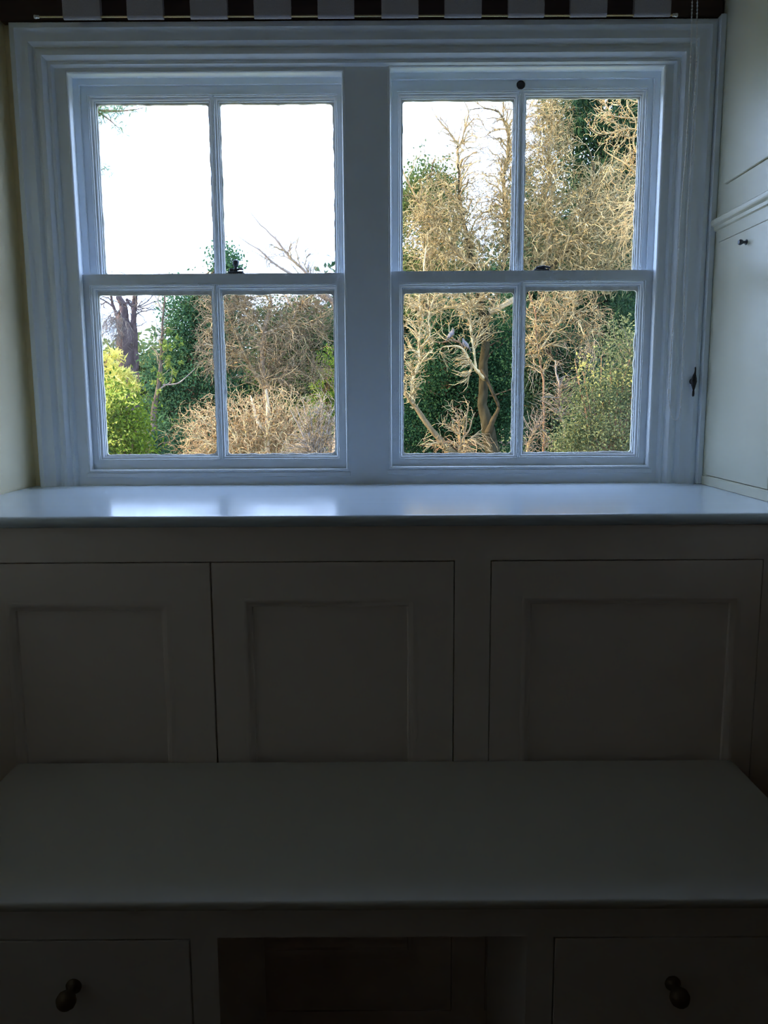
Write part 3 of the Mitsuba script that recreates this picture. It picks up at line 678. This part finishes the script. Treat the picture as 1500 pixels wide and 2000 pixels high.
# the big bare tree of the right window
t = Plant('large_bare_tree', 30, 'large bare tree with a mossy trunk and golden twigs filling the right window', 'tree')
BK = (0.16, 0.13, 0.075)
t.limb([(965, 985, 16, .20), (962, 880, 16, .17), (953, 840, 16, .15), (944, 780, 16, .115), (945, 700, 16, .105), (946, 640, 16, .09), (936, 590, 16, .075), (925, 520, 16, .06), (905, 430, 16, .045), (897, 340, 16, .032), (896, 285, 16, .026)], (0.045, 0.042, 0.026), 60, 12)
t.limb([(940, 722, 15.8, .04), (962, 769, 15.7, .04), (974, 795, 15.7, .042), (962, 822, 15.8, .06), (953, 846, 15.9, .09)], (.06, .05, .03), 26, 9)
t.limb([(896, 285, 16, .022), (884, 262, 16, .018), (868, 244, 16, .014), (850, 222, 16, .009), (838, 196, 16, .006)], TAN)
t.limb([(896, 285, 16, .02), (908, 262, 16, .016), (912, 225, 16, .012), (906, 190, 16, .008)], TAN)
t.limb([(946, 640, 16, .06), (975, 560, 16, .04), (990, 470, 16, .034), (985, 380, 16, .035), (992, 300, 16, .028), (975, 220, 16, .02), (940, 212, 16, .014), (915, 215, 16, .006)], (.09, .075, .045), 50, 9)
t.limb([(955, 610, 16, .07), (1030, 560, 16, .06), (1072, 480, 16, .05), (1076, 400, 16, .045), (1074, 310, 16, .035), (1080, 240, 16, .028), (1070, 150, 16, .02)], (.5, .42, .26), 46, 9)
t.limb([(1030, 560, 16, .05), (1100, 500, 16, .04), (1140, 430, 16, .045), (1160, 350, 16, .028), (1150, 290, 16, .014)], (.09, .075, .045), 36, 8)
t.limb([(1040, 562, 16, .05), (1110, 545, 16, .05), (1180, 540, 16, .04), (1250, 520, 16, .03), (1310, 480, 16, .02)], BK, 36, 8)
t.limb([(925, 520, 16, .08), (880, 480, 16, .05), (840, 440, 16, .035), (800, 360, 16, .02), (780, 320, 16, .01)], TAN, 36, 8)
t.limb([(936, 585, 16, .07), (890, 600, 16, .045), (870, 602, 16, .035), (850, 612, 16, .02), (815, 590, 16, .012)], (.55, .46, .24))
t.limb([(946, 740, 15.8, .045), (930, 722, 15.4, .035), (915, 700, 15.3, .030), (905, 682, 15.3, .028), (888, 676, 15.3, .026), (866, 678, 15.3, .015)], STRAW, 26, 8)
t.limb([(905, 682, 15.3, .03), (896, 668, 15.3, .025), (878, 664, 15.3, .022), (858, 668, 15.3, .018), (840, 664, 15.3, .008)], BROWN, 26, 7)
# low limb on the left with its upright stems
t.limb([(955, 930, 15.5, .09), (900, 895, 15, .075), (868, 868, 15, .07), (838, 832, 15, .062), (815, 800, 15, .055), (796, 774, 15, .045), (775, 740, 15, .04), (755, 690, 15, .02)], BK, 40, 10)
t.limb([(803, 782, 15, .035), (810, 740, 15, .032), (816, 705, 15, .028), (820, 675, 15, .025), (822, 620, 15, .02), (826, 560, 15, .016), (830, 480, 15, .008)], STRAW, 36, 7)
t.limb([(818, 692, 15, .02), (800, 684, 15, .018), (786, 692, 15, .012), (770, 680, 15, .006)], STRAW)
t.limb([(820, 680, 15, .018), (840, 650, 15, .016), (841, 610, 15, .014), (848, 560, 15, .008)], STRAW)
t.limb([(930, 722, 15.4, .03), (926, 690, 15.3, .026), (920, 650, 15.3, .025), (918, 610, 15.3, .02), (938, 580, 15.3, .018), (940, 540, 15.3, .01)], STRAW, 30, 7)
t.limb([(915, 700, 15.3, .025), (922, 715, 15.2, .022), (915, 735, 15.2, .018), (912, 750, 15.2, .008)], TAN)
for e_ in ((876, 788), (897, 800), (925, 806), (936, 842), (862, 826), (848, 868), (905, 772)):
    t.limb([(895, 905, 15, .035), (900, 875, 15, .028), ((e_[0] + 905) / 2 + 6, (e_[1] + 860) / 2, 15, .018), (*e_, 15, .007)], (.30, .22, .12), 20, 6)
env_up = [E(880, 470, 16, 95, 110, 1.0), E(850, 420, 16, 60, 70, .8), E(960, 400, 16, 60, 170, 1.0), E(1045, 370, 16, 70, 190, 1.1), E(1130, 450, 16, 110, 110, 1.2), E(1195, 420, 16, 65, 110, 1.0), E(1060, 270, 16, 60, 90, 1.0), E(1150, 530, 16, 110, 50, .9)]
env_sky = [E(900, 290, 16, 75, 100, 1.0), E(960, 240, 16, 55, 60, .9)]
env_low = [E(870, 580, 15.5, 95, 50, .8), E(820, 640, 15, 45, 85, .6), E(935, 600, 15.5, 60, 70, .8), E(800, 740, 15, 30, 60, .5)]
t.fill(env_up + env_sky, 520, 0.020, 0.008, TAN, STRAW, lmax=3, lean=.3, up=.2, part='branches', sides=5)
t.fill(env_sky, 220, 0.009, 0.004, (.20, .155, .085), STRAW, lmax=1.6, lean=.3, up=.1, wig=.14, part='branches', sides=4)
t.fill(env_up, 2600, 0.012, 0.006, (.20, .155, .085), STRAW, lmax=1.6, lean=.3, up=.1, wig=.12, part='branches', sides=4)
t.fill(env_low, 320, 0.022, 0.008, TAN, STRAW, lmax=2, part='branches', sides=4)
t.fill(env_up, 10000, 0.0095, 0.005, (.17, .13, .065), (.76, .63, .33), lmax=.9, up=.12, wig=.12)
t.fill(env_up, 30000, 0.0062, 0.0036, (.14, .105, .05), (.78, .64, .32), K=5, lmax=.55, up=.12, wig=.12)
t.fill(env_sky, 1100, 0.005, 0.003, (.25, .19, .11), STRAW, lmax=.8, up=.1)
t.fill(env_low, 2400, 0.009, 0.0055, TAN, STRAW, lmax=.7)
t.fill([E(895, 700, 15.3, 30, 60, .4)], 120, 0.010, 0.006, STRAW, TAN, lmax=.5)
t.fill([E(892, 825, 15, 42, 50, .5), E(870, 870, 15, 55, 24, .5), E(930, 880, 15, 45, 32, .5)], 420, 0.008, 0.004, STRAW, (.36, .20, .12), lmax=.8, wig=.25)
t.done()
# curling branches of a second tree, top right
t = Plant('curly_tree', 31, 'tree with curling golden branches at the top right corner of the right window', 'tree')
t.limb([(1345, 985, 10.5, .16), (1335, 700, 10.5, .14), (1320, 480, 10.5, .12), (1290, 330, 10.5, .08), (1262, 230, 10.5, .05), (1240, 150, 10.5, .03)], BK, 40, 10)
for bi, pts in enumerate(([(1285, 330, .03), (1245, 300, .026), (1232, 270, .024), (1240, 235, .02), (1228, 205, .016), (1232, 170, .01)],
            [(1300, 400, .03), (1250, 345, .028), (1222, 322, .024), (1190, 300, .018), (1178, 292, .010)],
            [(1222, 322, .02), (1232, 290, .018), (1228, 262, .016), (1205, 240, .014), (1190, 215, .012), (1166, 190, .008)],
            [(1270, 262, .024), (1225, 248, .02), (1196, 256, .018), (1170, 265, .016), (1148, 250, .012), (1140, 236, .007)],
            [(1262, 230, .02), (1230, 232, .018), (1200, 228, .016), (1180, 222, .012), (1160, 205, .008)],
            [(1228, 262, .015), (1215, 280, .012), (1200, 300, .010), (1190, 322, .006)],
            [(1250, 200, .02), (1222, 190, .016), (1205, 175, .01)], [(1240, 235, .014), (1215, 215, .012), (1205, 190, .008)])):
    t.limb([(u, v, 10.5, r * .62) for u, v, r in pts], (.42, .32, .16), 26, 6, part='bough' + ('_%03d' % bi if bi else ''))
ce = [E(1215, 240, 10.5, 45, 80, .4), E(1180, 225, 10.5, 40, 50, .4), E(1250, 300, 10.5, 40, 90, .5), E(1220, 440, 10.5, 40, 90, .5)]
t.fill(ce, 260, 0.007, 0.004, STRAW, (.55, .34, .16), lmax=.8, wig=.35, K=8)
t.fill(ce, 700, 0.005, 0.003, STRAW, TAN, lmax=.5, wig=.35, K=7)
t.done()
# tangled brown bush
t = Plant('tangled_bush', 32, 'tangled brown leafless bush in the upper left of the lower right pane', 'bush')
t.limb([(1050, 985, 14.5, .030), (1062, 860, 14.5, .026), (1060, 760, 14.5, .024), (1052, 690, 14.5, .022), (1046, 620, 14.5, .020), (1034, 570, 14.5, .014)], BROWN, 30, 7)
t.limb([(1052, 690, 14.5, .02), (1085, 640, 14.5, .018), (1110, 610, 14.5, .016), (1150, 608, 14.5, .010)], STRAW)
t.limb([(1110, 985, 14, .04), (1098, 820, 14, .03), (1092, 740, 14, .022), (1088, 700, 14, .010)], GREY)
t.limb([(1098, 800, 14, .02), (1118, 815, 14, .015), (1132, 834, 14, .006)], GREY)
t.limb([(1020, 985, 14, .04), (1026, 900, 14, .03), (1050, 838, 14, .02), (1075, 858, 14, .014), (1090, 880, 14, .006)], TAN)
te = [E(1065, 625, 14.5, 55, 65, .6), E(1050, 680, 14.5, 36, 45, .4), E(1110, 590, 14.5, 60, 40, .6), E(1150, 640, 14.5, 50, 50, .6)]
t.fill(te, 90, 0.018, 0.007, TAN, STRAW, lmax=2.5, part='branches', sides=4, wig=.3)
t.fill(te, 900, 0.009, 0.005, TAN, STRAW, lmax=1, wig=.35)
t.fill(te, 1700, 0.006, 0.004, BROWN, TAN, lmax=.6, wig=.35)
t.fill([E(1060, 790, 14, 45, 60, .5), E(1060, 870, 14, 60, 40, .5), E(1120, 740, 14, 50, 60, .5)], 480, 0.008, 0.004, GREY, TAN, lmax=1, wig=.3)
t.done()
# leafy shrubs at the lower right
t = Plant('leafy_shrub', 33, 'large grey-green leafy shrub at the lower right of the right window', 'shrub')
for k in range(8):
    t.limb([(1190, 985, 12.4, .05), (1190 + 6 * (k - 4), 900, 12.4, .035), (1190 + 17 * (k - 4), 700 + 25 * (k % 3), 12.4, .010)], BROWN, 14, 6, part='stems')
se = [E(1200, 830, 12.4, 62, 75, .6), E(1215, 700, 12.4, 45, 70, .5), E(1150, 800, 12.4, 48, 70, .5), E(1160, 870, 12.4, 70, 50, .5), E(1270, 780, 12.4, 60, 140, .6), E(1120, 870, 12.4, 40, 45, .4)]
t.leaves(se, 2.1, 0.058, (.035, .065, .028), (.25, .28, .13), 0.45, 0.3, 0.22)
t.leaves([E(1165, 752, 12.0, 30, 16, .2), E(1190, 735, 12.0, 26, 12, .2), E(1220, 745, 12.0, 30, 14, .2), E(1140, 712, 12.0, 20, 14, .2)], 0.45, 0.06, (.26, .27, .07), (.52, .46, .16), 0.5, 0.1, 0.9)
t.fill(se, 260, 0.007, 0.004, GREY, TAN, lmax=1.2)
t.done()


# two wood pigeons on the pale branch
def blob(pts, refine=0.012, taubin=8):
    """One smooth body: hulls of spheres along a chain of (x, y, z, r)."""
    out = None
    for a, b in zip(pts[:-1], pts[1:]):
        hs = []
        for q in (a, b):
            s_ = manifold3d.Manifold.sphere(q[3], 20).translate(list(q[:3]))
            hs.append(s_)
        h = manifold3d.Manifold.batch_hull(hs)
        out = h if out is None else out + h
    mm = out.refine_to_length(refine).to_mesh()
    m = trimesh.Trimesh(mm.vert_properties[:, :3], mm.tri_verts, process=True)
    trimesh.smoothing.filter_taubin(m, iterations=taubin)
    return m


scene['m_feather'] = {'type': 'diffuse', 'reflectance': col(0.21, 0.205, 0.21)}
scene['m_wing'] = {'type': 'diffuse', 'reflectance': col(0.15, 0.15, 0.16)}
scene['m_tail'] = {'type': 'diffuse', 'reflectance': col(0.07, 0.07, 0.08)}
scene['m_beak'] = {'type': 'diffuse', 'reflectance': col(0.6, 0.35, 0.12)}


def pigeon(key, foot, ang, text):
    c, s = math.cos(ang), math.sin(ang)
    M = np.eye(4)
    M[:3, :3] = 0.85 * np.array([[c, -s, 0], [s, c, 0], [0, 0, 1]])
    M[:3, 3] = foot
    def put(part, m, mat):
        m = m.copy(); m.apply_transform(M)
        add(f'{key}__{part}', m, mat, 60)
    # local frame: bird faces +x, feet at the origin
    put('body', blob([(-.075, 0, .035, .030), (-.03, 0, .075, .062), (.025, 0, .125, .066), (.050, 0, .175, .044), (.062, 0, .212, .030), (.070, 0, .232, .029)]), 'm_feather')
    put('tail', blob([(-.070, 0, .040, .022), (-.115, 0, -.015, .020), (-.150, 0, -.062, .013)]), 'm_tail')
    for i, sd in enumerate((-1, 1)):
        w = blob([(.020, sd * .052, .140, .030), (-.035, sd * .056, .085, .026), (-.095, sd * .036, .012, .012)])
        put('wing' if i == 0 else 'wing_001', w, 'm_wing')
        l = cat(tube([(.005, sd * .022, .075), (.008, sd * .022, .03), (.004, sd * .022, .006)], .007, 8), tube([(-.012, sd * .022, .004), (.025, sd * .024, .003)], .006, 8), tube([(.004, sd * .014, .004), (.020, sd * .036, .003)], .005, 8))
        put('leg' if i == 0 else 'leg_001', l, 'm_beak')
    put('beak', trimesh.convex.convex_hull([(.095, .006, .235), (.095, -.006, .235), (.095, 0, .227), (.094, 0, .241), (.122, 0, .225)]), 'm_beak')
    for i, sd in enumerate((-1, 1)):
        put('eye' if i == 0 else 'eye_001', trimesh.Trimesh(ball.vertices * 2 + [.080, sd * .026, .238], ball.faces, process=False), 'm_iron')
    label(key, text, 'bird')


pg = at(881, 662, 15.3)
pigeon('pigeon', pg + [0, 0, 0.012], math.radians(35), 'grey pigeon perched on a branch, the upper left one of the pair')
pg = at(909, 683, 15.28)
pigeon('pigeon_001', pg + [0, 0, 0.030], math.radians(150), 'grey pigeon perched lower on the pale branch, nearer the mossy trunk')
